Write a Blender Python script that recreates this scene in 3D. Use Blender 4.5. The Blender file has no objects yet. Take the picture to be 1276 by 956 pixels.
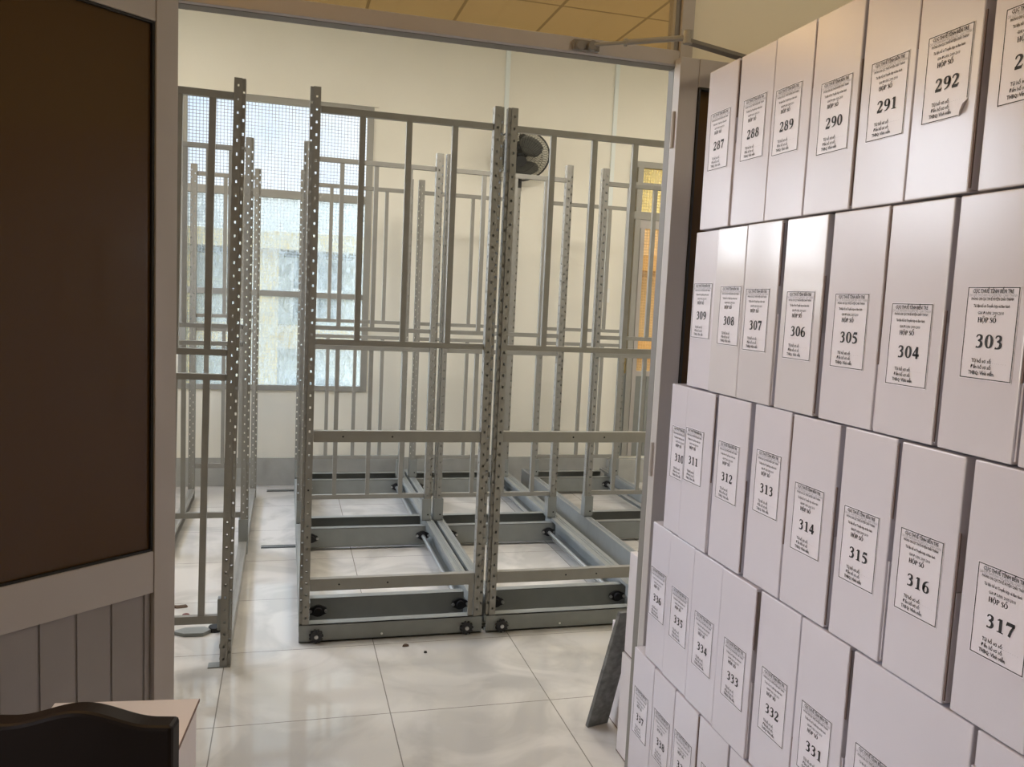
import bpy, bmesh, math, random
from math import sin, cos, pi, radians, tan
from mathutils import Vector, Matrix
random.seed(7)
S = bpy.context.scene
COL = S.collection

# ------------------------------------------------------------------ camera
F, YAW, PIT, ROL = 1043.5493, radians(15.1919), radians(5.7995), radians(2.7081)
fw = Vector((sin(YAW)*cos(PIT), cos(YAW)*cos(PIT), -sin(PIT)))
rt = Vector((cos(YAW), -sin(YAW), 0)); up = rt.cross(fw)
r2 = cos(ROL)*rt + sin(ROL)*up; u2 = -sin(ROL)*rt + cos(ROL)*up
cd = bpy.data.cameras.new('camera'); cam = bpy.data.objects.new('camera', cd); COL.objects.link(cam)
cam.matrix_world = Matrix(((r2.x, u2.x, -fw.x, 0), (r2.y, u2.y, -fw.y, 0), (r2.z, u2.z, -fw.z, 1.5), (0, 0, 0, 1)))
cd.sensor_fit = 'HORIZONTAL'; cd.sensor_width = 36; cd.lens = 36*F/1276; cd.clip_start = .05
S.camera = cam

# ------------------------------------------------------------------ exposure, sky, sun, daylight
S.view_settings.view_transform = 'Standard'; S.view_settings.look = 'None'
S.view_settings.gamma = 1; S.view_settings.use_curve_mapping = False
S.view_settings.exposure = 0.0
SKY = 1.40; GLOW = 14.0
wd = bpy.data.worlds.new('sky'); S.world = wd; wd.use_nodes = True
nt = wd.node_tree; nt.nodes.clear()
def N(nt, t, **k):
    n = nt.nodes.new(t)
    for a, b in k.items(): setattr(n, a, b)
    return n
out = N(nt, 'ShaderNodeOutputWorld'); bg = N(nt, 'ShaderNodeBackground'); bg.inputs['Strength'].default_value = SKY
tc = N(nt, 'ShaderNodeTexCoord'); sep = N(nt, 'ShaderNodeSeparateXYZ'); nt.links.new(tc.outputs['Generated'], sep.inputs[0])
rmp = N(nt, 'ShaderNodeValToRGB'); e = rmp.color_ramp.elements
e[0].position = .46; e[0].color = (.54, .44, .29, 1); e[1].position = 1; e[1].color = (.46, .62, .95, 1)
for p, c in ((.50, (.80, .76, .66, 1)), (.515, (.93, .95, .97, 1)), (.60, (.69, .79, .96, 1))):
    q = e.new(p); q.color = c
mp = N(nt, 'ShaderNodeMapRange'); mp.inputs[1].default_value = -1; mp.inputs[2].default_value = 1
nt.links.new(sep.outputs['Z'], mp.inputs[0]); nt.links.new(mp.outputs[0], rmp.inputs[0])
nz = N(nt, 'ShaderNodeTexNoise'); nz.inputs['Scale'].default_value = 5; nz.inputs['Detail'].default_value = 6
nt.links.new(tc.outputs['Generated'], nz.inputs['Vector'])
cr = N(nt, 'ShaderNodeValToRGB'); cr.color_ramp.elements[0].position = .48; cr.color_ramp.elements[1].position = .66
nt.links.new(nz.outputs['Fac'], cr.inputs[0])
gt = N(nt, 'ShaderNodeMath', operation='GREATER_THAN'); gt.inputs[1].default_value = .02; nt.links.new(sep.outputs['Z'], gt.inputs[0])
mu = N(nt, 'ShaderNodeMath', operation='MULTIPLY'); nt.links.new(cr.outputs[0], mu.inputs[0]); nt.links.new(gt.outputs[0], mu.inputs[1])
mx = N(nt, 'ShaderNodeMix', data_type='RGBA'); nt.links.new(mu.outputs[0], mx.inputs['Factor'])
nt.links.new(rmp.outputs[0], mx.inputs[6]); mx.inputs[7].default_value = (.95, .96, .98, 1)
# the sky is made much brighter on the left, added to light both rooms
dp = N(nt, 'ShaderNodeVectorMath', operation='DOT_PRODUCT'); nt.links.new(tc.outputs['Generated'], dp.inputs[0]); dp.inputs[1].default_value = Vector((-.85, .30, .43)).normalized()
gm = N(nt, 'ShaderNodeMapRange', interpolation_type='SMOOTHSTEP'); gm.inputs[1].default_value = .52; gm.inputs[2].default_value = .95; gm.inputs[3].default_value = SKY; gm.inputs[4].default_value = SKY*GLOW
nt.links.new(dp.outputs['Value'], gm.inputs[0]); nt.links.new(gm.outputs[0], bg.inputs['Strength'])
nt.links.new(mx.outputs[2], bg.inputs['Color']); nt.links.new(bg.outputs[0], out.inputs[0])

def lamp(name, kind, loc, direction, energy, color=(1, 1, 1), sx=1, sy=1, portal=False, angle=.01):
    l = bpy.data.lights.new(name, kind); l.energy = energy; l.color = color
    if kind == 'AREA':
        l.shape = 'RECTANGLE'; l.size = sx; l.size_y = sy; l.cycles.is_portal = portal
    if kind == 'SUN': l.angle = angle
    o = bpy.data.objects.new(name, l); COL.objects.link(o); o.location = loc
    o.rotation_euler = Vector(direction).to_track_quat('-Z', 'Z' if abs(direction[2]) < .9 else 'Y').to_euler()
    return o
lamp('sun', 'SUN', (4, -6, 9), (.10, .62, -.78), 1.2, (1, .93, .80), angle=.05)
# sky portals in the window openings (they only guide the sampling of the sky)
lamp('sky_portal_back', 'AREA', (-.08, 6.60, 1.80), (0, -1, 0), 1, sx=1.5, sy=2.3, portal=True)
lamp('sky_portal_side', 'AREA', (-1.62, 3.85, 2.5), (1, 0, 0), 1, sx=1.3, sy=1.2, portal=True)
lamp('sky_portal_corner', 'AREA', (-1.62, 5.58, 2.025), (1, 0, 0), 1, sx=1.76, sy=1.15, portal=True)
lamp('sky_portal_near', 'AREA', (-2.48, .75, 1.6), (1, 0, 0), 1, sx=1.0, sy=1.3, portal=True)
lamp('sky_portal_door', 'AREA', (3.15, 6.66, 1.8), (0, -1, 0), 1, sx=1, sy=2.0, portal=True)

# ------------------------------------------------------------------ materials
def mat(name, color, rough=.5, metal=0, spec=.5, coat=0, bump=None, vary=None):
    m = bpy.data.materials.new(name); m.use_nodes = True; t = m.node_tree
    b = t.nodes['Principled BSDF']; b.inputs['Base Color'].default_value = (*color, 1)
    b.inputs['Roughness'].default_value = rough; b.inputs['Metallic'].default_value = metal
    b.inputs['Specular IOR Level'].default_value = spec; b.inputs['Coat Weight'].default_value = coat
    b.inputs['Coat Roughness'].default_value = .12
    tcn = N(t, 'ShaderNodeTexCoord')
    if vary:
        sc, amt = vary
        n = N(t, 'ShaderNodeTexNoise'); n.inputs['Scale'].default_value = sc; n.inputs['Detail'].default_value = 5
        t.links.new(tcn.outputs['Object'], n.inputs['Vector'])
        r = N(t, 'ShaderNodeValToRGB'); k = r.color_ramp.elements
        k[0].position = .3; k[1].position = .7
        k[0].color = (*[c*(1-amt) for c in color], 1); k[1].color = (*[min(1, c*(1+amt)) for c in color], 1)
        t.links.new(n.outputs['Fac'], r.inputs[0]); t.links.new(r.outputs[0], b.inputs['Base Color'])
    if bump:
        sc, st = bump
        n = N(t, 'ShaderNodeTexNoise'); n.inputs['Scale'].default_value = sc; n.inputs['Detail'].default_value = 3
        t.links.new(tcn.outputs['Object'], n.inputs['Vector'])
        bp = N(t, 'ShaderNodeBump'); bp.inputs['Strength'].default_value = st; bp.inputs['Distance'].default_value = .002
        t.links.new(n.outputs['Fac'], bp.inputs['Height']); t.links.new(bp.outputs[0], b.inputs['Normal'])
    return m
M = {}
M['plaster'] = mat('cream_plaster', (.86, .83, .74), .8, bump=(60, .15), vary=(1.3, .03))
M['plaster_near'] = mat('beige_plaster', (.86, .82, .69), .8, bump=(60, .15), vary=(1.3, .03))
M['base_tile'] = mat('grey_skirting_tile', (.42, .42, .40), .25, vary=(9, .08))
M['frame'] = mat('grey_paint', (.265, .256, .230), .42, vary=(18, .05))
M['carriage'] = mat('dark_grey_paint', (.235, .245, .235), .38, vary=(14, .06))
M['zinc'] = mat('zinc_steel', (.5, .5, .5), .35, metal=.8)
M['black_metal'] = mat('black_cast_metal', (.025, .025, .028), .45, metal=.3)
M['hole'] = mat('dark_hole', (.01, .01, .01), .8)
M['plain_white'] = mat('white_plastic', (.85, .85, .82), .5)
M['alu'] = mat('painted_aluminium', (.46, .43, .41), .42, vary=(7, .03))
M['alu_shaded'] = mat('shaded_aluminium_panel', (.30, .28, .275), .5, vary=(6, .05))  # same aluminium, darkened to paint in the shade low on the leaves
M['alu_dark'] = mat('dark_aluminium', (.20, .185, .165), .5)
M['alu_pale'] = mat('pale_aluminium_strip', (.72, .69, .62), .4)
M['gasket'] = mat('black_rubber_gasket', (.012, .012, .012), .6)
M['brown_glass'] = mat('brown_tinted_glass', (.084, .046, .017), .09, spec=.30)
M['carton'] = mat('white_laminated_carton', (.635, .605, .66), .22, spec=.5, vary=(5, .018), bump=(7, .25))
M['carton_film'] = mat('white_carton_under_clear_film', (.61, .58, .615), .24, spec=.5, coat=1.0, vary=(5, .018), bump=(9, .5))
M['carton_plain'] = mat('plain_white_carton', (.68, .635, .645), .5, vary=(6, .03), bump=(8, .2))
M['kraft'] = mat('brown_board_edge', (.16, .11, .10), .8)
M['paper'] = mat('label_paper', (.73, .70, .755), .30)
M['ink'] = mat('printing_ink', (.025, .025, .03), .6)
M['faint_ink'] = mat('faint_ink', (.33, .33, .36), .6)
M['wood'] = mat('dark_mahogany', (.010, .006, .005), .55, spec=.2, vary=(4, .4))
M['leather'] = mat('black_leather', (.008, .0065, .006), .6, spec=.2, bump=(90, .3))
M['granite'] = mat('grey_granite', (.17, .175, .17), .5, vary=(40, .35))
M['pallet'] = mat('pallet_wood', (.35, .25, .15), .7, vary=(12, .2))
M['trunking'] = mat('pale_blue_trunking', (.80, .85, .84), .5)
M['fan_blade'] = mat('grey_fan_blade', (.30, .30, .285), .35)
M['fan_body'] = mat('charcoal_fan_body', (.035, .035, .035), .5)
M['fan_wire'] = mat('fan_wire', (.10, .10, .095), .4, metal=.5)
M['win_alu'] = mat('grey_window_frame', (.33, .32, .29), .45)
M['mesh_wire'] = mat('white_mesh_wire', (.92, .92, .90), .5)
M['yellow_wall'] = mat('yellow_render', (.66, .52, .26), .8, vary=(2, .05))
M['grey_wall'] = mat('pale_grey_render', (.50, .53, .50), .8, vary=(2, .05))
M['dark_pane'] = mat('neighbour_glass', (.16, .19, .20), .15)
M['leaf'] = mat('dry_leaf', (.10, .06, .035), .7)
M['red'] = mat('red_brown_plastic', (.16, .035, .03), .5)
M['concrete'] = mat('concrete', (.45, .42, .36), .8, vary=(5, .1))

def tinted(name, tint, gloss=.06, frost=None, fcol=(1, 1, 1), facmax=.6):
    """clear tinted glass (transparent + a little gloss), optionally with frosted pattern"""
    m = bpy.data.materials.new(name); m.use_nodes = True; t = m.node_tree; t.nodes.clear()
    o = N(t, 'ShaderNodeOutputMaterial'); tr = N(t, 'ShaderNodeBsdfTransparent'); tr.inputs[0].default_value = (*tint, 1)
    gl = N(t, 'ShaderNodeBsdfGlossy'); gl.inputs['Roughness'].default_value = .03
    mixg = N(t, 'ShaderNodeMixShader'); mixg.inputs[0].default_value = gloss
    src = tr
    if frost:
        tl = N(t, 'ShaderNodeBsdfTranslucent'); tl.inputs[0].default_value = (*fcol, 1)
        mf = N(t, 'ShaderNodeMixShader'); tcn = N(t, 'ShaderNodeTexCoord')
        ms = N(t, 'ShaderNodeMapping'); ms.inputs['Scale'].default_value = (frost, frost, frost*.45)
        ms.inputs['Rotation'].default_value = (0, .6, 0)
        t.links.new(tcn.outputs['Object'], ms.inputs[0])
        n = N(t, 'ShaderNodeTexNoise'); n.inputs['Scale'].default_value = 1; n.inputs['Detail'].default_value = 4; n.inputs['Roughness'].default_value = .75
        t.links.new(ms.outputs[0], n.inputs['Vector'])
        r = N(t, 'ShaderNodeMapRange'); r.inputs[1].default_value = .36; r.inputs[2].default_value = .64; r.inputs[3].default_value = .08; r.inputs[4].default_value = facmax
        t.links.new(n.outputs['Fac'], r.inputs[0]); t.links.new(r.outputs[0], mf.inputs[0])
        t.links.new(tr.outputs[0], mf.inputs[1]); t.links.new(tl.outputs[0], mf.inputs[2]); src = mf
    t.links.new(src.outputs[0], mixg.inputs[1]); t.links.new(gl.outputs[0], mixg.inputs[2]); t.links.new(mixg.outputs[0], o.inputs[0])
    return m
M['transom_glass'] = tinted('tan_transom_glass', (.80, .67, .47), .04)
M['clear_glass'] = tinted('clear_glass', (.92, .95, .96), .04)
M['pattern_glass'] = tinted('patterned_glass', (.90, .95, .94), .04, frost=38, fcol=(.50, .54, .53), facmax=.5)
M['amber_glass'] = tinted('amber_glass', (.86, .68, .43), .04, frost=30, fcol=(.72, .56, .36), facmax=.22)
M['straw_glass'] = tinted('straw_glass', (.92, .80, .48), .04, frost=30, fcol=(.75, .66, .44), facmax=.4)
M['fan_shroud'] = tinted('fan_mesh_shroud', (.62, .62, .60), .03)

def net_material(name, col):
    m = bpy.data.materials.new(name); m.use_nodes = True; t = m.node_tree; t.nodes.clear()
    o = N(t, 'ShaderNodeOutputMaterial'); a = N(t, 'ShaderNodeBsdfDiffuse'); b = N(t, 'ShaderNodeBsdfTranslucent'); x = N(t, 'ShaderNodeMixShader'); x.inputs[0].default_value = .6
    a.inputs[0].default_value = (*col, 1); b.inputs[0].default_value = (*col, 1)
    t.links.new(a.outputs[0], x.inputs[1]); t.links.new(b.outputs[0], x.inputs[2]); t.links.new(x.outputs[0], o.inputs[0])
    return m
M['nylon_net'] = net_material('white_nylon_net', (.36, .36, .37))
def tile_material(name, size, ox, oy, c1, grout, gw, rough, vein, mark=.35):
    m = bpy.data.materials.new(name); m.use_nodes = True; t = m.node_tree; b = t.nodes['Principled BSDF']
    tcn = N(t, 'ShaderNodeTexCoord'); s = N(t, 'ShaderNodeSeparateXYZ'); t.links.new(tcn.outputs['Object'], s.inputs[0])
    def line(sock, off):
        a = N(t, 'ShaderNodeMath', operation='SUBTRACT'); a.inputs[1].default_value = off; t.links.new(sock, a.inputs[0])
        d = N(t, 'ShaderNodeMath', operation='DIVIDE'); d.inputs[1].default_value = size; t.links.new(a.outputs[0], d.inputs[0])
        p = N(t, 'ShaderNodeMath', operation='PINGPONG'); p.inputs[1].default_value = .5; t.links.new(d.outputs[0], p.inputs[0])
        l = N(t, 'ShaderNodeMath', operation='LESS_THAN'); l.inputs[1].default_value = gw/size/2; t.links.new(p.outputs[0], l.inputs[0])
        return l
    lx, ly = line(s.outputs[0], ox), line(s.outputs[1], oy)
    mxm = N(t, 'ShaderNodeMath', operation='MAXIMUM'); t.links.new(lx.outputs[0], mxm.inputs[0]); t.links.new(ly.outputs[0], mxm.inputs[1])
    col = N(t, 'ShaderNodeMix', data_type='RGBA'); t.links.new(mxm.outputs[0], col.inputs['Factor']); col.inputs[7].default_value = (*grout, 1)
    if vein:
        n = N(t, 'ShaderNodeTexNoise'); n.inputs['Scale'].default_value = 2.2; n.inputs['Detail'].default_value = 8; n.inputs['Distortion'].default_value = 1.6
        t.links.new(tcn.outputs['Object'], n.inputs['Vector'])
        r = N(t, 'ShaderNodeValToRGB'); k = r.color_ramp.elements; k[0].position = .40; k[0].color = (*[c*.80 for c in c1], 1); k[1].position = .56; k[1].color = (*c1, 1)
        t.links.new(n.outputs['Fac'], r.inputs[0])
        n2 = N(t, 'ShaderNodeTexNoise'); n2.inputs['Scale'].default_value = 3.1; n2.inputs['Detail'].default_value = 7; n2.inputs['Roughness'].default_value = .7
        t.links.new(tcn.outputs['Object'], n2.inputs['Vector'])
        r3 = N(t, 'ShaderNodeMapRange'); r3.inputs[1].default_value = .66; r3.inputs[2].default_value = .74; r3.inputs[4].default_value = mark
        t.links.new(n2.outputs['Fac'], r3.inputs[0])
        dm = N(t, 'ShaderNodeMix', data_type='RGBA'); t.links.new(r3.outputs[0], dm.inputs['Factor']); t.links.new(r.outputs[0], dm.inputs[6]); dm.inputs[7].default_value = (.25, .23, .20, 1)
        t.links.new(dm.outputs[2], col.inputs[6])
        rr = N(t, 'ShaderNodeMapRange'); rr.inputs[3].default_value = rough*.7; rr.inputs[4].default_value = rough*1.6
        t.links.new(n.outputs['Fac'], rr.inputs[0]); t.links.new(rr.outputs[0], b.inputs['Roughness'])
    else:
        col.inputs[6].default_value = (*c1, 1); b.inputs['Roughness'].default_value = rough
    t.links.new(col.outputs[2], b.inputs['Base Color'])
    return m
M['floor'] = tile_material('polished_marble_tile', .6, .385, 2.868, (.68, .645, .595), (.26, .24, .21), .004, .05, True)
M['ceil'] = tile_material('ceiling_tile', .6, 1.08, 5.40, (.80, .78, .72), (.42, .40, .36), .022, .8, False)
M['ceil_near'] = tile_material('ceiling_tile_near', .6, .0, .0, (.80, .76, .66), (.42, .40, .36), .022, .8, False)

# ------------------------------------------------------------------ mesh helpers
class MB:
    def __init__(s): s.v = []; s.f = []; s.mi = []; s.cur = 0
    def poly(s, pts):
        i = len(s.v); s.v += [tuple(p) for p in pts]; s.f.append(tuple(range(i, i+len(pts)))); s.mi.append(s.cur)
    def box(s, x0, x1, y0, y1, z0, z1, T=None):
        p = [Vector((x, y, z)) for z in (z0, z1) for y in (y0, y1) for x in (x0, x1)]
        if T is not None: p = [T @ q for q in p]
        i = len(s.v); s.v += [tuple(q) for q in p]
        for f in ((0, 2, 3, 1), (4, 5, 7, 6), (0, 1, 5, 4), (2, 6, 7, 3), (0, 4, 6, 2), (1, 3, 7, 5)):
            s.f.append(tuple(i+k for k in f)); s.mi.append(s.cur)
        return s
    def ring(s, pts, r, n=10, closed=False, caps=True):
        pts = [Vector(p) for p in pts]; L = len(pts); rings = []
        rs = r if isinstance(r, (list, tuple)) else [r]*L
        prev = None
        for k in range(L):
            if closed: d = pts[(k+1) % L]-pts[k-1]
            else: d = pts[min(k+1, L-1)]-pts[max(k-1, 0)]
            d.normalize()
            if prev is None:
                a = Vector((0, 0, 1)) if abs(d.z) < .9 else Vector((1, 0, 0)); prev = a.cross(d).normalized()
            prev = (prev-d*prev.dot(d)).normalized(); b = d.cross(prev)
            i = len(s.v); s.v += [tuple(pts[k]+(prev*cos(2*pi*j/n)+b*sin(2*pi*j/n))*rs[k]) for j in range(n)]; rings.append(i)
        for k in range(L if closed else L-1):
            a, b = rings[k], rings[(k+1) % L]
            for j in range(n):
                s.f.append((a+j, a+(j+1) % n, b+(j+1) % n, b+j)); s.mi.append(s.cur)
        if caps and not closed:
            s.f.append(tuple(rings[0]+j for j in reversed(range(n)))); s.mi.append(s.cur)
            s.f.append(tuple(rings[-1]+j for j in range(n))); s.mi.append(s.cur)
        return s
    def cyl(s, p0, p1, r, n=16): return s.ring([p0, p1], r, n)
    def prism(s, outline, axis, a0, a1):
        """outline of 2D points extruded along axis ('x','y','z')"""
        def P(q, a): return {'x': (a, q[0], q[1]), 'y': (q[0], a, q[1]), 'z': (q[0], q[1], a)}[axis]
        i = len(s.v); n = len(outline); s.v += [P(q, a0) for q in outline]+[P(q, a1) for q in outline]
        s.f.append(tuple(i+k for k in range(n))); s.mi.append(s.cur)
        s.f.append(tuple(i+n+k for k in reversed(range(n)))); s.mi.append(s.cur)
        for k in range(n):
            s.f.append((i+(k+1) % n, i+k, i+n+k, i+n+(k+1) % n)); s.mi.append(s.cur)
        return s
    def mesh(s, name, mats, merge=False):
        me = bpy.data.meshes.new(name); me.from_pydata(s.v, [], s.f)
        for m in (mats if isinstance(mats, (list, tuple)) else [mats]): me.materials.append(m)
        me.polygons.foreach_set('material_index', s.mi)
        b = bmesh.new(); b.from_mesh(me)
        if merge: bmesh.ops.remove_doubles(b, verts=b.verts, dist=1e-5)
        bmesh.ops.recalc_face_normals(b, faces=b.faces)
        b.to_mesh(me); b.free(); me.update()
        return me
    def build(s, name, mats, parent=None, merge=False, bevel=0, solid=0, smooth=False, loc=(0, 0, 0)):
        return put(name, s.mesh(name, mats, merge), parent, bevel, solid, smooth, loc)
def put(name, me, parent=None, bevel=0, solid=0, smooth=False, loc=(0, 0, 0)):
    o = bpy.data.objects.new(name, me); COL.objects.link(o); o.location = loc
    if parent: o.parent = parent
    if solid:
        m = o.modifiers.new('sheet', 'SOLIDIFY'); m.thickness = solid; m.offset = 0
    if bevel:
        m = o.modifiers.new('bevel', 'BEVEL'); m.width = bevel; m.segments = 2; m.limit_method = 'ANGLE'
    if smooth:
        for p in me.polygons: p.use_smooth = True
    return o
def tag(o, label, cat=None, group=None):
    o['label'] = label
    if cat: o['category'] = cat
    if group: o['group'] = group
    return o
def thing(name, label, cat, loc=(0, 0, 0), group=None):
    o = bpy.data.objects.new(name, None); COL.objects.link(o); o.location = loc; o.empty_display_size = .05
    return tag(o, label, cat, group)
def struct(name, mb, m, parent=None, **k):
    o = mb.build(name, m, parent, **k)
    if parent is None: o['kind'] = 'structure'
    return o
B = lambda *a: MB().box(*a)

# ------------------------------------------------------------------ room shell
YB = 6.5; LX = -1.6   # face of the far wall, face of the far room left wall
YP = 2.03           # front face of the partition
XL, XR, ZH = -.245, .953, 2.111
CE = 3.40
struct('floor', B(-2.5, 4.0, -3.2, 6.75, -.12, 0), M['floor'])
struct('ceiling_back', B(-2.2, 4.0, 2.0, 6.75, CE, CE+.1), M['ceil'])
struct('ceiling_near', B(-2.7, 3.0, -3.2, 2.0, 3.2, 3.3), M['ceil_near'])
# far wall with the window opening and the door opening
WX0, WX1, WZ0, WZ1 = -.76, .60, .73, 2.875
DX0, DX1, DZ0, DZ1 = 2.69, 3.62, .22, 2.66
w = MB()
w.box(LX-.1, WX0, YB, YB+.2, 0, CE); w.box(WX0, WX1, YB, YB+.2, 0, WZ0); w.box(WX0, WX1, YB, YB+.2, WZ1, CE)
w.box(WX1, DX0, YB, YB+.2, 0, CE); w.box(DX0, DX1, YB, YB+.2, 0, DZ0); w.box(DX0, DX1, YB, YB+.2, DZ1, CE); w.box(DX1, 4.0, YB, YB+.2, 0, CE)
struct('wall_back', w, M['plaster'])
struct('baseboard_back', B(LX, 2.62, YB-.012, YB, 0, .215), M['base_tile'])
struct('wall_right', B(3.8, 4.0, 2.1, 6.5, 0, CE), M['plaster'])
w = MB(); ADDED_LWIN = [(3.20, 4.50, 1.90, 3.10), (4.70, 6.46, 1.45, 2.60)]  # unseen window openings added to light the far room
(a0, a1, c0, c1), (b0, b1, d0, d1) = ADDED_LWIN
for y0, y1, z0, z1 in ((2.1, a0, 0, CE), (a0, a1, 0, c0), (a0, a1, c1, CE), (a1, b0, 0, CE), (b0, b1, 0, d0), (b0, b1, d1, CE), (b1, 6.5, 0, CE)): w.box(LX-.1, LX, y0, y1, z0, z1)
struct('wall_left', w, M['plaster'])
w = MB(); ny0, ny1, nz0, nz1 = .30, 1.20, .95, 2.15  # unseen window opening added to bring daylight into the near room
w.box(-2.7, -2.5, -3.2, ny0, 0, 3.2); w.box(-2.7, -2.5, ny1, 2.1, 0, 3.2); w.box(-2.7, -2.5, ny0, ny1, 0, nz0); w.box(-2.7, -2.5, ny0, ny1, nz1, 3.2)
struct('wall_near_left', w, M['plaster_near'])
struct('wall_near_right', B(2.8, 3.0, -3.2, 2.0, 0, 3.2), M['plaster_near'])
struct('wall_near_back', B(-2.7, 3.0, -3.4, -3.2, 0, 3.2), M['plaster_near'])
struct('wall_partition', B(.988, 3.8, YP+.005, YP+.09, 0, CE), M['plaster_near'])
struct('trim_partition', B(-2.5, 3.0, YP-.02, YP+.1, 3.2, CE), M['plaster_near'])

# window_1 in the far wall: grey frame, three lights, mesh outside
def window_frame(nm, x0, x1, z0, z1, y0, rails, mull, t=.045, wd_=.05):
    f = MB(); f.box(x0, x0+wd_, y0, y0+t, z0, z1); f.box(x1-wd_, x1, y0, y0+t, z0, z1)
    f.box(x0+wd_, x1-wd_, y0, y0+t, z1-wd_, z1); f.box(x0+wd_, x1-wd_, y0, y0+t, z0, z0+.04)
    for a, b in rails: f.box(x0+wd_, x1-wd_, y0-.004, y0+t, a, b)
    for a, b in mull: f.box(a, b, y0+.002, y0+t-.002, z0+.04, z1-wd_)
    return struct(nm, f, M['win_alu'], bevel=.002)
W1 = window_frame('window_1', WX0, WX1, WZ0, WZ1, YB-.012, [(2.152, 2.21), (1.432, 1.475)], [])
MB().box(WX0-.03, WX1+.03, YB-.02, YB-.001, WZ1-.005, WZ1+.03).build('window_head_trim', M['plaster'], W1)
B(WX0+.05, WX1-.05, YB+.008, YB+.013, 2.21, WZ1-.05).build('upper_pane', M['clear_glass'], W1)
B(WX0+.05, WX1-.05, YB+.008, YB+.013, 1.475, 2.152).build('middle_pane', M['pattern_glass'], W1)
B(WX0+.05, WX1-.05, YB+.008, YB+.013, WZ0+.04, 1.432).build('lower_pane', M['pattern_glass'], W1)
def wire_mesh(x0, x1, z0, z1, y, pitch, r):
    g = MB(); x = x0+pitch/2
    while x < x1: g.poly([(x-r, y, z0), (x+r, y, z0), (x+r, y, z1), (x-r, y, z1)]); x += pitch
    z = z0+pitch/2
    while z < z1: g.poly([(x0, y+r, z-r), (x1, y+r, z-r), (x1, y+r, z+r), (x0, y+r, z+r)]); z += pitch
    return g
wire_mesh(WX0+.02, WX1-.02, WZ0+.02, WZ1-.02, YB+.06, .0238, .0019).build('nylon_net', M['nylon_net'], W1)
# frames of the unseen windows added in the far room's left wall for daylight
for k, (y0, y1, z0, z1) in enumerate(ADDED_LWIN):
    f = MB(); f.box(LX-.06, LX-.01, y0, y0+.04, z0, z1); f.box(LX-.06, LX-.01, y1-.04, y1, z0, z1)
    f.box(LX-.058, LX-.012, y0+.04, y1-.04, z0, z0+.04); f.box(LX-.058, LX-.012, y0+.04, y1-.04, z1-.04, z1); f.box(LX-.055, LX-.015, (y0+y1)/2-.015, (y0+y1)/2+.015, z0+.04, z1-.04)
    struct('window_%d' % (2, 5)[k], f, M['win_alu'])
f = MB()
for a in (ny0, .73, ny1-.05): f.box(-2.56, -2.51, a, a+.05, nz0, nz1)
f.box(-2.56, -2.51, ny0, ny1, nz0, nz0+.05); f.box(-2.56, -2.51, ny0, ny1, nz1-.05, nz1)
W3 = struct('window_3', f, M['win_alu'])

# door_1 in the far wall: frame, straw and amber glass, ribbed metal panel
f = MB(); y0, y1 = YB-.02, YB+.04
f.box(DX0-.01, DX0, y0, y1, DZ0, DZ1); f.box(2.744, 2.792, y0+.002, y1-.002, DZ0+.001, DZ1-.001); f.box(DX1-.05, DX1, y0, y1, DZ0, DZ1)
f.box(DX0, DX1, y0, y1, 2.61, DZ1); f.box(DX0, DX1, y0+.004, y1-.004, 2.455, 2.493); f.box(DX0, DX1, y0, y1, 2.195, 2.257)
D1 = struct('door_1', f, M['win_alu'], bevel=.002)
f = MB(); f.box(2.792, DX1-.05, y0+.01, y1-.01, 2.125, 2.195); f.box(2.80, 2.835, y0+.01, y1-.01, DZ0, 2.125)
f.box(DX1-.1, DX1-.05, y0+.01, y1-.01, DZ0, 2.125); f.box(2.835, DX1-.1, y0+.01, y1-.01, .90, .944)
f.build('door_leaf_frame', M['alu'], D1)
B(2.835, DX1-.1, YB+.006, YB+.012, .944, 2.125).build('amber_pane', M['amber_glass'], D1)
B(2.792, DX1-.05, YB+.006, YB+.012, 2.257, 2.455).build('straw_pane', M['straw_glass'], D1)
B(DX0, 2.744, YB+.006, YB+.012, DZ0+.7, 2.455).build('side_pane', M['straw_glass'], D1)
B(DX0, DX1-.05, YB+.006, YB+.012, 2.493, 2.61).build('top_pane', M['straw_glass'], D1)
wire_mesh(DX0, DX1-.02, .944, 2.64, YB+.07, .0238, .0024).build('security_mesh', M['mesh_wire'], D1)
f = MB(); x = 2.835
while x < DX1-.11: f.box(x, x+.094, YB-.004, YB+.016, DZ0, .90); f.box(x+.094, x+.1, YB+.004, YB+.012, DZ0, .90); x += .1
f.box(DX0, 2.744, YB-.004, YB+.016, DZ0, DZ0+.7)
f.build('ribbed_panel', M['carriage'], D1)
struct('trim_threshold', B(2.62, 3.8, YB-.06, YB, 0, .20), M['base_tile'])

# ------------------------------------------------------------------ aluminium partition around the opening
PJ = struct('trim_1', B(XR, .988, YP, YP+.06, 0, CE), M['alu'], bevel=.002)
B(XR-.0012, XR+.001, YP+.003, YP+.024, .0, ZH).build('pale_door_stop', M['alu_pale'], PJ)
B(XR-.0012, XR+.001, YP+.026, YP+.058, 0, ZH).build('dark_groove', M['alu_dark'], PJ)
B(XR-.014, XR, YP+.01, YP+.05, ZH+.036, CE).build('transom_gasket', M['alu_dark'], PJ)
struct('trim_2', B(XL-.05, XL-.004, YP, YP+.06, 0, CE), M['alu'], bevel=.002)
f = B(XL-.02, XR-.0005, YP, YP+.06, ZH, ZH+.036)
HD = struct('trim_3', f, M['alu'], bevel=.002)
B(XL-.02, XR-.002, YP+.016, YP+.054, ZH-.0012, ZH+.001).build('soffit_shade', M['alu_dark'], HD)  # dark sheet painting the shade on the header's underside
TR = struct('window_4', B(XL-.02, XR-.012, YP+.027, YP+.033, ZH+.036, CE), M['transom_glass'])
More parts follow.
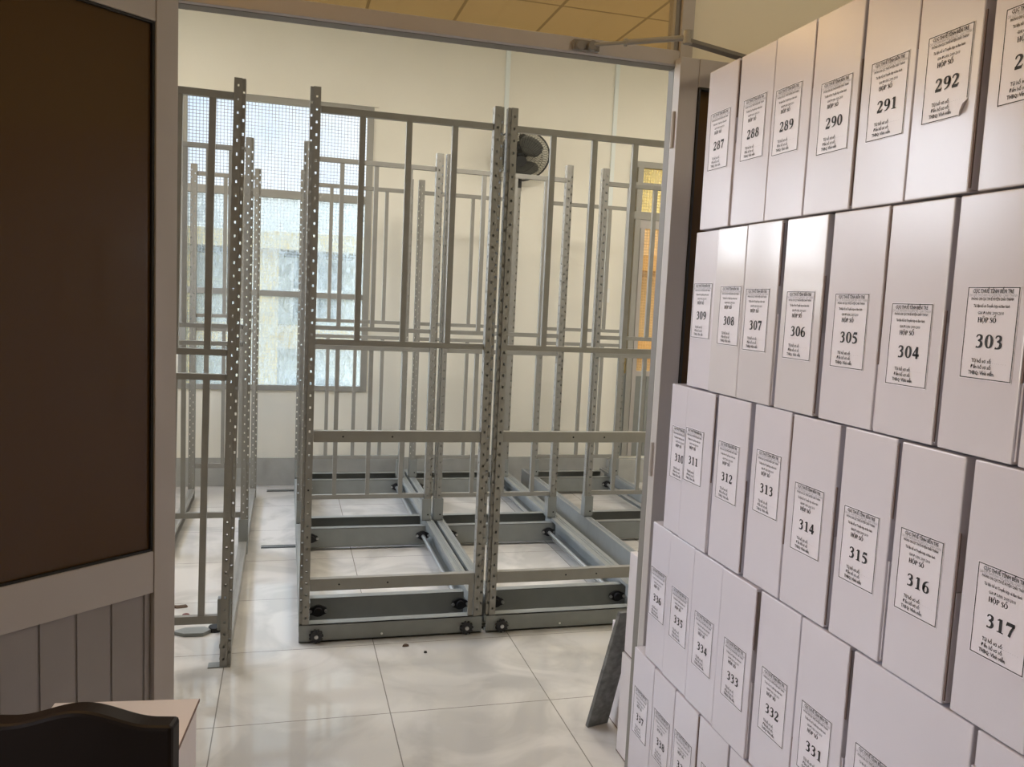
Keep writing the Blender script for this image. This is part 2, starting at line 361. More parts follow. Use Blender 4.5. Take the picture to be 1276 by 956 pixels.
# fixed bay left of the doorway
f = MB()
for a, b in ((0, .1), (.79, .89), (2.05, 2.12)): f.box(-2.497, XL-.051, YP+.003, YP+.047, a, b)
for a in (-2.499, -1.4, -.9): f.box(a, a+.05, YP, YP+.05, .001, CE-.002)
PB = struct('trim_4', f, M['alu'])
B(-2.45, XL-.05, YP+.02, YP+.026, .89, 2.05).build('brown_pane', M['brown_glass'], PB)
B(-2.45, XL-.05, YP+.02, YP+.03, .1, .79).build('metal_panel', M['alu'], PB)
B(-2.5, XL-.05, YP+.012, YP+.038, 2.1, CE-.001).build('metal_panel', M['alu'], PB)

# door leaves: local x runs from hinge (0) to free edge, local y = thickness, z up
def leaf(name, hinge, ang, th):
    WL = .59
    e = bpy.data.objects.new(name, None); COL.objects.link(e); e.location = hinge; e.rotation_euler = (0, 0, ang); e['kind'] = 'structure'
    f = MB(); f.box(-.012, .040, -th, 0, .01, 2.122); f.build('hinge_stile', M['alu'], e, bevel=.0015)
    f = MB(); f.box(WL-.055, WL, -th, 0, .01, 2.122); f.build('lock_stile', M['alu'], e, bevel=.0015)
    MB().box(.0405, WL-.0555, -th+.002, -.002, 2.052, 2.122).build('top_rail', M['alu'], e, bevel=.0015)
    MB().box(.0405, WL-.0555, -th+.002, -.002, .793, .890).build('middle_rail', M['alu'], e, bevel=.0015)
    MB().box(.0405, WL-.0555, -th+.002, -.002, .01, .11).build('bottom_rail', M['alu'], e, bevel=.0015)
    MB().box(.0455, WL-.06, -th/2-.003, -th/2+.003, .895, 2.047).build('brown_glass_pane', M['brown_glass'], e)
    g = MB()
    for (a, b, c, d) in ((.0405, .0455, .89, 2.052), (WL-.06, WL-.0555, .89, 2.052)): g.box(a, b, -th+.006, -.006, c, d)
    g.box(.0455, WL-.06, -th+.006, -.006, .89, .895); g.box(.0455, WL-.06, -th+.006, -.006, 2.047, 2.052)
    g.build('gasket', M['gasket'], e)
    p = MB(); x = .0405
    p.box(x, WL-.0555, -th/2-.002, -th/2+.002, .11, .793)
    k = 0; x = .047
    while x < WL-.06:
        x2 = min(x+(.010 if k == 0 else .071), WL-.056)
        p.box(x, x2, -th/2-.006, -th/2+.006, .11, .793); x = x2+.006; k += 1
    p.build('ribbed_panel', M['alu_shaded'], e, bevel=.001)
    h = MB()
    for z in (.25, 1.05, 1.9): h.cyl((-.014, -th/2, z), (-.014, -th/2, z+.09), .006, 10)
    h.build('hinge', M['alu'], e)
    return e
A140 = radians(140)
LD = leaf('door_2', (XL-.005, YP-.010, 0), -A140, .034)     # left leaf swung towards the camera
RD = leaf('door_3', (.952, YP-.036, 0), 0, -.034)            # right leaf folded back against the wall

# door closer: shoe on the header, two arms, body on the leaf behind the boxes
DC = thing('door_closer', 'grey folding-arm door closer fixed to the door header above the boxes', 'door closer', (.697, YP, 2.126))
o = DC.location; rel = lambda x, y, z: (x-o.x, y-o.y, z-o.z)
f = MB(); f.box(-.034, .034, -.014, -.0005, -.012, .012); f.cyl((-.018, -.012, -.004), (-.018, -.024, -.004), .012, 14); f.cyl((.012, -.012, -.002), (.012, -.028, -.002), .012, 14)
f.build('header_shoe', M['alu_dark'], DC, bevel=.002)
el = rel(.899, 1.878, 2.130); e2 = Vector(el)
f = MB(); f.cyl((.012, -.022, 0), Vector((.012, -.022, 0)).lerp(e2, .36), .0042, 10); f.build('adjusting_rod', M['win_alu'], DC)
f = MB(); s0 = Vector((.012, -.022, 0)).lerp(e2, .34); f.cyl(s0, e2, .0068, 12); f.cyl(s0, s0.lerp(e2, .05), .0095, 10); f.build('fore_arm', M['win_alu'], DC)
f = MB(); f.cyl(e2-Vector((0, 0, .014)), e2+Vector((0, 0, .016)), .011, 16); f.build('elbow_joint', M['win_alu'], DC)
en = Vector(rel(1.12, 1.955, 2.134)); f = MB(); d = (en-e2).normalized(); nrm = Vector((-d.y, d.x, 0)).normalized()
a = e2+Vector((0, 0, -.010)); bq = en+Vector((0, 0, -.010))
f.prism([(a+nrm*.011).to_2d(), (bq+nrm*.014).to_2d(), (bq-nrm*.014).to_2d(), (a-nrm*.011).to_2d()], 'z', e2.z-.012, e2.z-.004)
f.build('main_arm', M['alu_dark'], DC)
f = MB(); f.box(*[v for v in (1.08-o.x, 1.28-o.x, 1.93-o.y, 1.992-o.y, 2.05-o.z, 2.108-o.z)]); f.cyl(en+Vector((0, 0, -.03)), en, .009, 12); f.build('closer_body', M['alu_dark'], DC, bevel=.004)

# ------------------------------------------------------------------ shelving frames
def perforated(pl, z0, z1, cells, pitch=.05, hw0=.0085, hh0=.0105):
    """sheet following the plan polyline pl; cells[k] = hole phase on segment k (None = plain)"""
    m = MB()
    for k in range(len(pl)-1):
        a, b = Vector(pl[k]), Vector(pl[k+1]); ph = cells[k]; hw, hh = (hw0, hh0) if k < len(pl)-3 else (hw0, .024)
        P = lambda u, z: (a.x+(b.x-a.x)*u, a.y+(b.y-a.y)*u, z)
        if ph is None:
            m.poly([P(0, z0), P(1, z0), P(1, z1), P(0, z1)]); continue
        L = (b-a).length; u0, u1 = .5-hw/2/L, .5+hw/2/L
        z = z0+ph; zs = z0
        while z+pitch/2 < z1:
            lo, hi = z-pitch/2, z+pitch/2
            if lo > zs+1e-6: m.poly([P(0, zs), P(1, zs), P(1, lo), P(0, lo)])
            c0, c1 = z-hh/2, z+hh/2
            m.poly([P(0, lo), P(1, lo), P(u1, c0), P(u0, c0)]); m.poly([P(1, lo), P(1, hi), P(u1, c1), P(u1, c0)])
            m.poly([P(1, hi), P(0, hi), P(u0, c1), P(u1, c1)]); m.poly([P(0, hi), P(0, lo), P(u0, c0), P(u0, c1)])
            zs = hi; z += pitch
        if zs < z1-1e-6: m.poly([P(0, zs), P(1, zs), P(1, z1), P(0, z1)])
    return m
POST = {}
def post(parent, x, y, z0, z1, side):
    """upright: x = outer edge, y = front face, side -1 (left post) or +1 (right post)"""
    key = (round(z0, 3), round(z1, 3), side)
    if key not in POST:
        s = -side
        pl = [(s*.040, .042), (s*.040, 0), (s*.013, 0), (s*.013, .007), (0, .007), (0, .042), (s*.013, .042), (s*.040, .042)]
        POST[key] = perforated(pl, 0, z1-z0, [.040, .030, None, .055, .045, .055, .030]).mesh('upright_post', M['frame'], True)
    return put('upright_post', POST[key], parent, solid=.0022, loc=(x, y, z0))
def rail(parent, x0, x1, y, z0, z1, th=.025, name='rail', holes=(), m=None):
    f = B(x0, x1, y, y+th, z0, z1); f.cur = 1
    for hx in holes:
        f.cyl((hx, y-.0008, (z0+z1)/2), (hx, y+.001, (z0+z1)/2), .0042, 10)
    return f.build(name, [m or M['frame'], M['hole']], parent, bevel=.0012)
def infill(parent, xs, y, z0, z1, w=.024):
    for x in xs: B(x-w/2, x+w/2, y+.002, y+.023, z0, z1).build('infill_bar', M['frame'], parent)
def frame(U, x0, x1, y, zb, zt, xs, front, dz=0, holes=()):
    post(U, x0, y, zb, zt, -1); post(U, x1, y, zb, zt, 1)
    a, b = x0+.0425, x1-.0425; yy = y+.010
    rail(U, a, b, yy, 2.204+dz, 2.230+dz); rail(U, a, b, yy, 1.273+dz, 1.297+dz)
    infill(U, xs, yy, 1.297+dz, 2.204+dz)
    if front:
        rail(U, a, b, yy-.006, .867, .915, .03, 'cross_rail', holes); rail(U, a, b, yy-.006, .227, .279, .03, 'cross_rail', holes)
    else:
        rail(U, a, b, yy, 1.163+dz, 1.188+dz); rail(U, a, b, yy, .295+dz, .320+dz)
        infill(U, xs, yy, .320+dz, 1.163+dz)
def channel_y(x, w, y0, y1, z0, z1, t=.004):
    """C channel along y: web at x, flanges run to x+w (w may be negative)"""
    a, b = min(x, x+w), max(x, x+w); f = MB()
    f.box(min(x, x+math.copysign(t, w)), max(x, x+math.copysign(t, w)), y0, y1, z0+t, z1-t)
    f.box(a, b, y0, y1, z0, z0+t); f.box(a, b, y0, y1, z1-t, z1)
    xi = x+w; f.box(min(xi, xi-math.copysign(.003, w)), max(xi, xi-math.copysign(.003, w)), y0, y1, z1-t-.014, z1-t)
    f.box(a+abs(w)*.40, a+abs(w)*.46, y0, y1, z1, z1+.003); f.box(a+abs(w)*.62, a+abs(w)*.68, y0, y1, z1, z1+.003)
    return f
def channel_x(y, d, x0, x1, z0, z1, t=.004):
    f = MB(); s = math.copysign(1, d)
    f.box(x0, x1, min(y, y+s*t), max(y, y+s*t), z0, z1)
    f.box(x0, x1, min(y, y+d), max(y, y+d), z0, z0+t); f.box(x0, x1, min(y, y+d), max(y, y+d), z1-t, z1)
    return f
def gear(parent, x, y, z, r, name='sprocket'):
    f = MB(); pts = []; n = 11
    for k in range(n*4):
        rr = r if k % 4 in (0, 1) else r*.80
        a = 2*pi*k/(n*4); pts.append((x+rr*cos(a), z+rr*sin(a)))
    f.prism(pts, 'y', y-.014, y)
    o = f.build(name, M['black_metal'], parent)
    h = MB(); h.cyl((x, y-.020, z), (x, y-.014, z), r*.28, 12)
    h.build('hub_nut', M['zinc'], o)
    return o
def bearing(parent, x, y, z):
    f = MB(); pts = []
    for k in range(24):
        a = 2*pi*k/24; ex = .040 if abs(cos(a)) > .75 else .030
        pts.append((x+ex*cos(a), z+.026*sin(a)))
    f.prism(pts, 'y', y-.012, y); f.cyl((x, y-.028, z), (x, y-.012, z), .018, 16)
    o = f.build('axle_bearing', M['black_metal'], parent)
    for s in (-1, 1): MB().cyl((x+s*.034, y-.019, z), (x+s*.034, y-.012, z), .008, 6).build('bearing_bolt', M['zinc'], o)
Y1, Y2, Y3 = 3.52, 4.84, 6.02
GR = 'mobile shelving frames standing on the floor rails'
def carriage_unit(label, x0, x1, mid=(0, 0), back=(0, 0), rw=.046):
    U = thing('mobile_shelving_frame', label, 'shelving frame', ((x0+x1)/2, Y1, 0), GR)
    T = bpy.data.objects.new('tmp', None)
    W_ = x1-x0; ox, oy = (x0+x1)/2, Y1
    X = lambda x: x-ox
    Y = lambda y: y-oy
    xs = [X(x0+.042+(W_-.084)*q) for q in (.235, .502, .772)]
    hs = [X(x0+.042+(W_-.084)*q) for q in (.17, .46, .67)]
    frame(U, X(x0), X(x1), Y(Y1), .083, 2.30, xs, True, holes=hs[:2] if x0 < .5 else hs[1:])
    frame(U, X(x0+mid[0]), X(x1+mid[1]), Y(Y2), .280, 2.305, xs, False)
    frame(U, X(x0+back[0]), X(x1+back[1]), Y(Y3), .280, 2.305, xs, False)
    # base carriage
    c = channel_x(Y(Y1), .048, X(x0), X(x1), .006, .083); c.cur = 1
    c.cyl((X(x0+.35), Y(Y1)-.001, .026), (X(x0+.35), Y(Y1)+.001, .026), .005, 10)  # white disc stands for light seen through a small hole
    c.build('front_beam', [M['carriage'], M['plain_white']], U)
    for y, d, z0 in ((3.70, .045, .026), (4.82, .045, .018), (5.035, -.045, .03), (6.08, .045, .018), (6.27, -.045, .018)):
        channel_x(Y(y), d, X(x0+.048), X(x1-.048), z0, .148 if d < 0 else .130).build('cross_beam', M['carriage'], U, bevel=.001)
    channel_y(X(x0), .046, Y(Y1+.052), Y(6.30), .03, .158).build('side_beam', M['carriage'], U)
    channel_y(X(x1), -rw, Y(Y1+.052), Y(6.30), .03, .158).build('side_beam', M['carriage'], U)
    for y, of in ((Y2, mid), (Y3, back)):
        for xx in (x0+of[0], x1-.054+of[1]):
            f = MB(); f.box(X(xx), X(xx+.054), Y(y-.006), Y(y-.002), .160, .290)
            f.box(X(xx), X(xx+.004), Y(y-.002), Y(y+.06), .160, .290); f.box(X(xx+.05), X(xx+.054), Y(y-.002), Y(y+.06), .160, .290)
            f.box(X(xx), X(xx+.054), Y(y-.006), Y(y+.06), .158, .164); f.cur = 1
            f.cyl((X(xx+.036), Y(y-.0072), .195), (X(xx+.036), Y(y-.005), .195), .005, 10)
            f.build('post_bracket', [M['carriage'], M['hole']], U)
    f = B(X(x1-.066), X(x1-.044), Y(Y1+.006), Y(Y1+.012), .083, .227); f.build('gusset_plate', M['frame'], U)
    ax = X(x1-rw-.020)
    MB().cyl((ax, Y(3.69), .076), (ax, Y(4.80), .076), .0115, 14).build('drive_axle', M['zinc'], U, smooth=False)
    MB().cyl((ax, Y(5.04), .076), (ax, Y(6.07), .076), .0115, 14).build('drive_axle', M['zinc'], U)
    for y in (3.70, 4.82, 6.08):
        bearing(U, ax, Y(y), .076); bearing(U, X(x0+.085), Y(y), .076)
    gear(U, X(x0+.072), Y(Y1), .033, .030); gear(U, X(x1-.070), Y(Y1), .033, .030)
    # wheels between the paired cross beams, standing on the rails
    for y in (3.60, 4.925, 6.175):
        for xx in (x0+.12, x1-.12):
            MB().cyl((X(xx), Y(y-.014), .036), (X(xx), Y(y+.014), .036), .034, 22).build('wheel', M['black_metal'], U)
    bpy.data.objects.remove(T)
    return U
carriage_unit('grey perforated-post shelving frame right of the aisle, in front of the window', .073, .868, (0, -.018), (0, -.022))
carriage_unit('grey perforated-post shelving frame in the middle, its front post before the wall fan', .887, 1.680, (-.018, -.046), (0, -.046), .075)
carriage_unit('rearmost-right grey shelving frame, mostly hidden behind the door post and boxes', 1.822, 2.53)

# fixed narrow frame at the left of the aisle
FX0, FX1 = -.643, -.190
U = thing('fixed_shelving_frame', 'narrow grey shelving frame at the left beside the open brown-glass door leaf', 'shelving frame', ((FX0+FX1)/2, 3.34, 0))
X = lambda x: x-(FX0+FX1)/2
Y = lambda y: y-3.34
fx = [X(v) for v in (-.535, -.420, -.305)]
for y, zb, zt, dz in ((3.34, .004, 2.26, -.030), (4.80, .06, 2.29, .0), (6.10, .004, 2.30, .010)):
    n0 = len(U.children); post(U, X(FX0), Y(y), zb, zt, -1); post(U, X(FX1), Y(y), zb, zt, 1)
    a, b = X(FX0)+.0425, X(FX1)-.0425
    for z0, z1 in ((2.215, 2.241), (1.263, 1.287), (1.168, 1.192), (.208, .240)): rail(U, a, b, Y(y)+.01, z0+dz-(.0 if z0 > 1 else 0), z1+dz)
    infill(U, fx, Y(y)+.01, 1.287+dz, 2.215+dz); infill(U, fx, Y(y)+.01, .240+dz, 1.168+dz)
    if y < 4:
        for c in U.children[n0:]: c.rotation_euler.y = .0118   # the front frame leans a little to the right
for xx, s in ((FX1, -1), (FX0, 1)):
    y = 3.34; f = MB(); a = X(xx)
    f.box(min(a, a+s*.085), max(a, a+s*.085), Y(y)-.002, Y(y)+.045, 0, .004); f.build('foot_plate', M['carriage'], U)
    f = MB(); f.box(min(a, a+s*.052), max(a, a+s*.052), Y(y)+.004, Y(y)+.044, .150, .278); f.build('splice_bracket', M['carriage'], U, bevel=.004)
    channel_y(X(xx)+s*.004, s*.042, Y(3.39), Y(6.09), .012, .075).build('side_beam', M['frame'], U)
    f = MB(); f.box(min(a, a+s*.05), max(a, a+s*.05), Y(4.80)-.006, Y(4.80)+.055, 0, .20); f.build('post_bracket', M['carriage'], U)

# floor rails
for y, nm in ((3.60, 'steel floor rail under the front ends of the shelving frames'), (4.925, 'steel floor rail crossing the aisle below the window'), (6.175+.15, 'steel floor rail nearest the far wall')):
    x0 = -.12 if y > 4 else .075
    f = MB(); f.box(x0, 2.75, y-.030, y+.030, .0003, .0012); f.cur = 1; f.box(x0, 2.75, y-.026, y-.008, .0012, .0018); f.box(x0, 2.75, y+.014, y+.024, .0012, .0018)
    tag(f.build('floor_rail', [M['carriage'], M['hole']]), nm, 'floor rail', 'floor rails set flush in the tiles')

# ------------------------------------------------------------------ wall fan, trunking, switch
FAN = thing('wall_fan', 'round grey wire-caged wall fan mounted on the far wall', 'fan', (1.70, YB, 2.60))
f = MB(); f.box(-.06, .06, -.03, -.0005, -.26, -.14); f.build('wall_bracket', M['fan_body'], FAN, bevel=.006)
f = MB(); f.ring([(0, -.03, -.2), (0, -.07, -.17), (0, -.085, -.09), (0, -.085, -.02)], .022, 12); f.build('support_arm', M['fan_body'], FAN, smooth=True)
axis = Vector((-.14, -.74, -.66)).normalized(); q = Vector((0, 0, 1)).rotation_difference(axis).to_matrix().to_4x4()
C0 = Vector((-.01, -.21, -.02)); T = Matrix.Translation(C0) @ q
def tp(x, y, z): return T @ Vector((x, y, z))
f = MB(); f.ring([tp(0, 0, z) for z in (-.13, -.11, -.04, -.02)], [.05, .062, .062, .035], 20); f.ring([tp(.03, .02, -.1), tp(.03, .11, -.09)], .03, 12); f.build('motor', M['fan_body'], FAN, smooth=True)
f = MB()
for k in range(3):
    a0 = 2*pi*k/3+.5; P0 = []
    for i in range(7):
        r = .03+.155*i/6; wd2 = .35+.55*sin(pi*min(1, i/6*.8+.1))
        P0.append([(r*cos(a0+t*wd2+.25*i/6), r*sin(a0+t*wd2+.25*i/6), .012*t) for t in (-1, -.5, 0, .5, 1)])
    for i in range(6):
        for j in range(4):
            f.poly([tp(*P0[i][j]), tp(*P0[i+1][j]), tp(*P0[i+1][j+1]), tp(*P0[i][j+1])])
f.build('blade_rotor', M['fan_blade'], FAN, merge=True, solid=.003, smooth=True)
f = MB(); f.ring([tp(0, 0, z) for z in (-.02, .02, .03)], [.035, .035, .015], 16); f.build('rotor_hub', M['fan_body'], FAN)
f = MB(); R = .22
f.ring([tp(R*cos(2*pi*k/40), R*sin(2*pi*k/40), 0) for k in range(40)], .0065, 8, closed=True); f.build('cage_rim', M['fan_wire'], FAN, smooth=True)
f = MB()
for s, dep in ((1, .065), (-1, .07)):
    for k in range(56):
        a = 2*pi*k/56
        f.ring([tp(rr*cos(a+.12*(1-rr/R)), rr*sin(a+.12*(1-rr/R)), s*dep*(1-(rr/R)**2)) for rr in (.04, .1, .16, .195, R)], .0013, 4, caps=False)
    for rr in (.04, .11, .165): f.ring([tp(rr*cos(2*pi*k/30), rr*sin(2*pi*k/30), s*dep*(1-(rr/R)**2)) for k in range(30)], .0015, 4, closed=True)
f.build('wire_cage', M['fan_wire'], FAN)
f = MB()
for s in (1,):
    rr = [R*.99*k/8 for k in range(9)]
    for k in range(8):
        for j in range(32):
            a, b = 2*pi*j/32, 2*pi*(j+1)/32
            f.poly([tp(r_*cos(t_), r_*sin(t_), .004+.068*(1-(r_/R)**2)) for r_, t_ in ((rr[k], a), (rr[k+1], a), (rr[k+1], b), (rr[k], b))])
f.build('dust_net', M['fan_shroud'], FAN, merge=True)
f = MB(); f.cyl(tp(0, 0, .062), tp(0, 0, .072), .045, 24); f.build('cage_badge', M['fan_body'], FAN)
f = MB()
for s in (-.02, .02): f.cyl((s, -.055, -.26), (s, -.055, -.42), .0012, 6); f.cyl((s, -.055, -.43), (s, -.055, -.41), .005, 8)
f.build('pull_cord', M['plain_white'], FAN)
tag(B(1.594, 1.630, YB-.014, YB-.0003, 2.84, CE-.001).build('cable_trunking', M['trunking'], bevel=.002), 'white cable trunking running from the ceiling down to the wall fan', 'cable trunking')
tag(B(2.500, 2.534, YB-.014, YB-.0003, 1.62, CE-.001).build('cable_trunking', M['trunking'], bevel=.002), 'white cable trunking on the far wall beside the yellow-glass door', 'cable trunking')
SW = thing('light_switch', 'small pale switch plate on the far wall below the trunking by the door', 'switch', (2.52, YB, 1.56))
B(-.04, .04, -.012, -.0003, -.058, .058).build('switch_plate', M['plain_white'], SW, bevel=.003)
B(-.012, .012, -.017, -.012, -.02, .02).build('rocker', M['trunking'], SW, bevel=.002)

# ------------------------------------------------------------------ lettering for the box labels
def strokes_mesh(strokes, size, x0, y0):
    """list of strokes [(x,y,w),...] in em units -> quads in label plane"""
    Q = []
    for st in strokes:
        n = len(st); L = []; Rr = []
        for k in range(n):
            a = st[max(k-1, 0)]; b = st[min(k+1, n-1)]; dx, dy = b[0]-a[0], b[1]-a[1]; l = math.hypot(dx, dy) or 1
            nx, ny = -dy/l*st[k][2]/2, dx/l*st[k][2]/2
            L.append((x0+(st[k][0]+nx)*size, y0+(st[k][1]+ny)*size)); Rr.append((x0+(st[k][0]-nx)*size, y0+(st[k][1]-ny)*size))
        for k in range(n-1): Q.append([L[k], L[k+1], Rr[k+1], Rr[k]])
    return Q
def spl(p, n=6):
    o = []
    for k in range(len(p)-1):
        a, b, c, d = p[max(k-1, 0)], p[k], p[k+1], p[min(k+2, len(p)-1)]
        for i in range(n):
            t = i/n; o.append(tuple(.5*(2*b[j]+(c[j]-a[j])*t+(2*a[j]-5*b[j]+4*c[j]-d[j])*t*t+(3*b[j]-a[j]-3*c[j]+d[j])*t**3) for j in range(3)))
    o.append(p[-1]); return o
def ell(cx, cy, rx, ry, thin, thick, n=28):
    return [(cx+rx*cos(2*pi*k/n), cy+ry*sin(2*pi*k/n), thin+(thick-thin)*abs(cos(2*pi*k/n))**1.3) for k in range(n+1)]
seg = lambda x0, y0, x1, y1, w: [(x0, y0, w), (x1, y1, w)]
SIX = [spl([(.46, .96, .03), (.30, .90, .07), (.16, .70, .12), (.11, .42, .14), (.13, .20, .13)]), ell(.29, .29, .165, .27, .05, .14)]
GL = {
 '0': [ell(.29, .5, .175, .47, .05, .145)],
 '1': [seg(.31, .02, .31, .98, .15), seg(.12, .02, .49, .02, .045), [(.12, .83, .04), (.27, .94, .09)]],
 '2': [spl([(.09, .70, .06), (.13, .86, .08), (.26, .95, .07), (.40, .84, .13), (.41, .66, .14), (.30, .42, .09), (.09, .08, .06)]), seg(.07, .065, .47, .065, .13), seg(.45, .06, .51, .25, .05)],
 '3': [spl([(.10, .76, .05), (.16, .90, .07), (.27, .95, .06), (.39, .84, .13), (.37, .64, .12), (.20, .52, .05)]), spl([(.20, .53, .05), (.36, .47, .09), (.42, .28, .15), (.36, .10, .12), (.22, .02, .06), (.10, .06, .10)])],
 '4': [seg(.36, .0, .36, .98, .14), [(.34, .95, .06), (.07, .30, .06)], seg(.04, .29, .53, .29, .11)],
 '5': [seg(.16, .91, .48, .91, .13), seg(.16, .93, .10, .55, .05), spl([(.10, .55, .06), (.26, .56, .11), (.41, .40, .14), (.41, .20, .14), (.30, .06, .08), (.18, .02, .06), (.08, .07, .10)])],
 '6': SIX,
 '7': [seg(.06, .90, .52, .90, .15), [(.48, .90, .08), (.33, .45, .11), (.24, .0, .13)], seg(.07, .90, .05, .72, .05)],
 '8': [ell(.29, .74, .135, .215, .05, .12), ell(.29, .265, .165, .25, .05, .14)],
 '9': [[(.58-x, .98-y, w_) for x, y, w_ in s] for s in SIX],
 'H': [seg(.14, 0, .14, 1, .14), seg(.58, 0, .58, 1, .14), seg(.14, .52, .58, .52, .06), seg(.03, .02, .26, .02, .05), seg(.03, .98, .26, .98, .05), seg(.47, .02, .70, .02, .05), seg(.47, .98, .70, .98, .05)],
 'O': [ell(.36, .5, .28, .47, .05, .15)],
 'P': [seg(.15, 0, .15, 1, .14), seg(.03, .02, .28, .02, .05), seg(.03, .98, .3, .98, .05), spl([(.2, .97, .05), (.42, .95, .08), (.52, .75, .14), (.42, .52, .08), (.2, .48, .05)])],
 'S': [spl([(.43, .74, .05), (.40, .90, .07), (.25, .97, .06), (.11, .80, .13), (.20, .60, .15), (.37, .42, .15), (.41, .20, .13), (.27, .03, .06), (.10, .12, .08), (.06, .28, .05)])],
 '^': [[(.18, 1.12, .05), (.36, 1.28, .09), (.54, 1.12, .05)]],
 '.': [seg(.31, -.22, .41, -.22, .10)],
 '?': [spl([(.40, 1.34, .05), (.52, 1.46, .06), (.56, 1.38, .06), (.48, 1.30, .05)])],
}
LW, LH = .088, .127
def quads_obj(Q, off, name):
    m = MB()
    for q_ in Q: m.poly([(-off, -u, v) for u, v in q_])
    return m
def text_strip(body, size, bold=0):
    c = bpy.data.curves.new('lettering', 'FONT'); c.body = body; c.size = size; c.align_x = 'CENTER'; c.resolution_u = 1; c.offset = bold
    o = bpy.data.objects.new('lettering', c); COL.objects.link(o)
    me = bpy.data.meshes.new_from_object(o.evaluated_get(bpy.context.evaluated_depsgraph_get()))
    bpy.data.objects.remove(o); bpy.data.curves.remove(c)
    return me
def lettering():
    m = MB(); v0 = LH/2
    rows = [('CỤC THUẾ TỈNH BẾN TRE', .0074, .072, .00018, 0, 0, .068), ('CHI CỤC THUẾ KHU VỰC BẾN TRE - CHÂU THÀNH', .006, .112, 0, 1, 0, .080),
            ('PHÒNG CHI CỤC THUẾ HUYỆN CHÂU THÀNH', .0055, .150, .0001, 0, 0, .070),
            ('Tài liệu hồ sơ Truyền hợp và Ban hành', .0058, .225, .0001, 0, 0, .060), ('GIAI ĐOẠN: 2009-2010', .0058, .300, .00005, 0, 0, .043),
            ('Từ hồ sơ số:', .0072, .815, .00012, 0, -.0075, .034), ('Đến hồ sơ số:', .0072, .880, .00012, 0, -.0075, .035), ('THBQ: Vĩnh viễn', .0074, .945, .00016, 0, -.0065, .043),
            ('. . . . . . .', .0072, .815, 0, 1, .022, .022)]
    for body, size, fr, bold, mi, dx, width in rows:
        me = text_strip(body, size, bold); m.cur = mi
        xs_ = [v.co.x for v in me.vertices] or [0]; k = width/max(1e-6, max(xs_)-min(xs_)); cx = (max(xs_)+min(xs_))/2
        base = v0-fr*LH
        for p in me.polygons: m.poly([(-.0012, -((me.vertices[i].co.x-cx)*k+dx), base+me.vertices[i].co.y) for i in p.vertices])
        bpy.data.meshes.remove(me)
    m.cur = 0
    sz = .0068; x = -.0205; y = v0-.385*LH
    for ch, adv in (('H', .74), ('O', .74), ('P', .60), (' ', .32), ('S', .52), ('O', .74)):
        gl = list(GL.get(ch, []))
        if ch == 'O': gl = gl+GL['^']+(GL['.'] if x < 0 else GL['?'])
        for q_ in strokes_mesh([[(px*1.18, py, w_*1.5) for px, py, w_ in st] for st in gl], sz, x, y): m.poly([(-.0012, -u, v) for u, v in q_])
        x += adv*sz*1.25
    return m.mesh('printed_lettering', [M['ink'], M['faint_ink']])
LET = lettering()
def clipped(me, ymin):
    me = me.copy(); b = bmesh.new(); b.from_mesh(me)
    bmesh.ops.bisect_plane(b, geom=b.verts[:]+b.edges[:]+b.faces[:], plane_co=(0, ymin, 0), plane_no=(0, -1, 0), clear_outer=True)
    b.to_mesh(me); b.free(); return me
def label_mesh(curl=False):
    m = MB(); h, w = LH/2, LW/2; b = .0012
    c = .014 if curl else 0
    # paper with its printed frame
    if curl:
        m.poly([(-.0006, w, -h), (-.0006, -(w-c), -h), (-.0006, -w, -h+c*1.6), (-.0006, -w, h), (-.0006, w, h)])
        m.poly([(-.0006, -(w-c), -h), (-.006, -(w-c*.55), -h+c*.45), (-.006, -(w-c*.25), -h+c*1.1), (-.0006, -w, -h+c*1.6)])
    else: m.box(-.0006, -.0001, -w, w, -h, h)
    m.cur = 1; f = -.0009
    i = .0012
    m.box(f, -.0006, -w+i, w-i, h-i-b, h-i); m.box(f, -.0006, w-i-b, w-i, -h+i, h-i)
    m.box(f, -.0006, -w+i+c, w-i, -h+i, -h+i+b); m.box(f, -.0006, -w+i, -w+i+b, -h+i+c*1.6, h-i)
    return m.mesh('label', [M['paper'], M['ink']])
LAB, LABC = label_mesh(), label_mesh(True)
NUMS = {}
def number_mesh(n):
    m = MB(); sz = .0182; adv = .88*sz; s = str(n); x = -adv*len(s)/2+.002; y = LH/2-.655*LH
    for ch in s:
        for q_ in strokes_mesh([[(px*1.50, py, w_*1.75) for px, py, w_ in st] for st in GL[ch]], sz, x, y): m.poly([(-.0012, -u, v) for u, v in q_])
        x += adv
    return m.mesh('box_number', M['ink'])

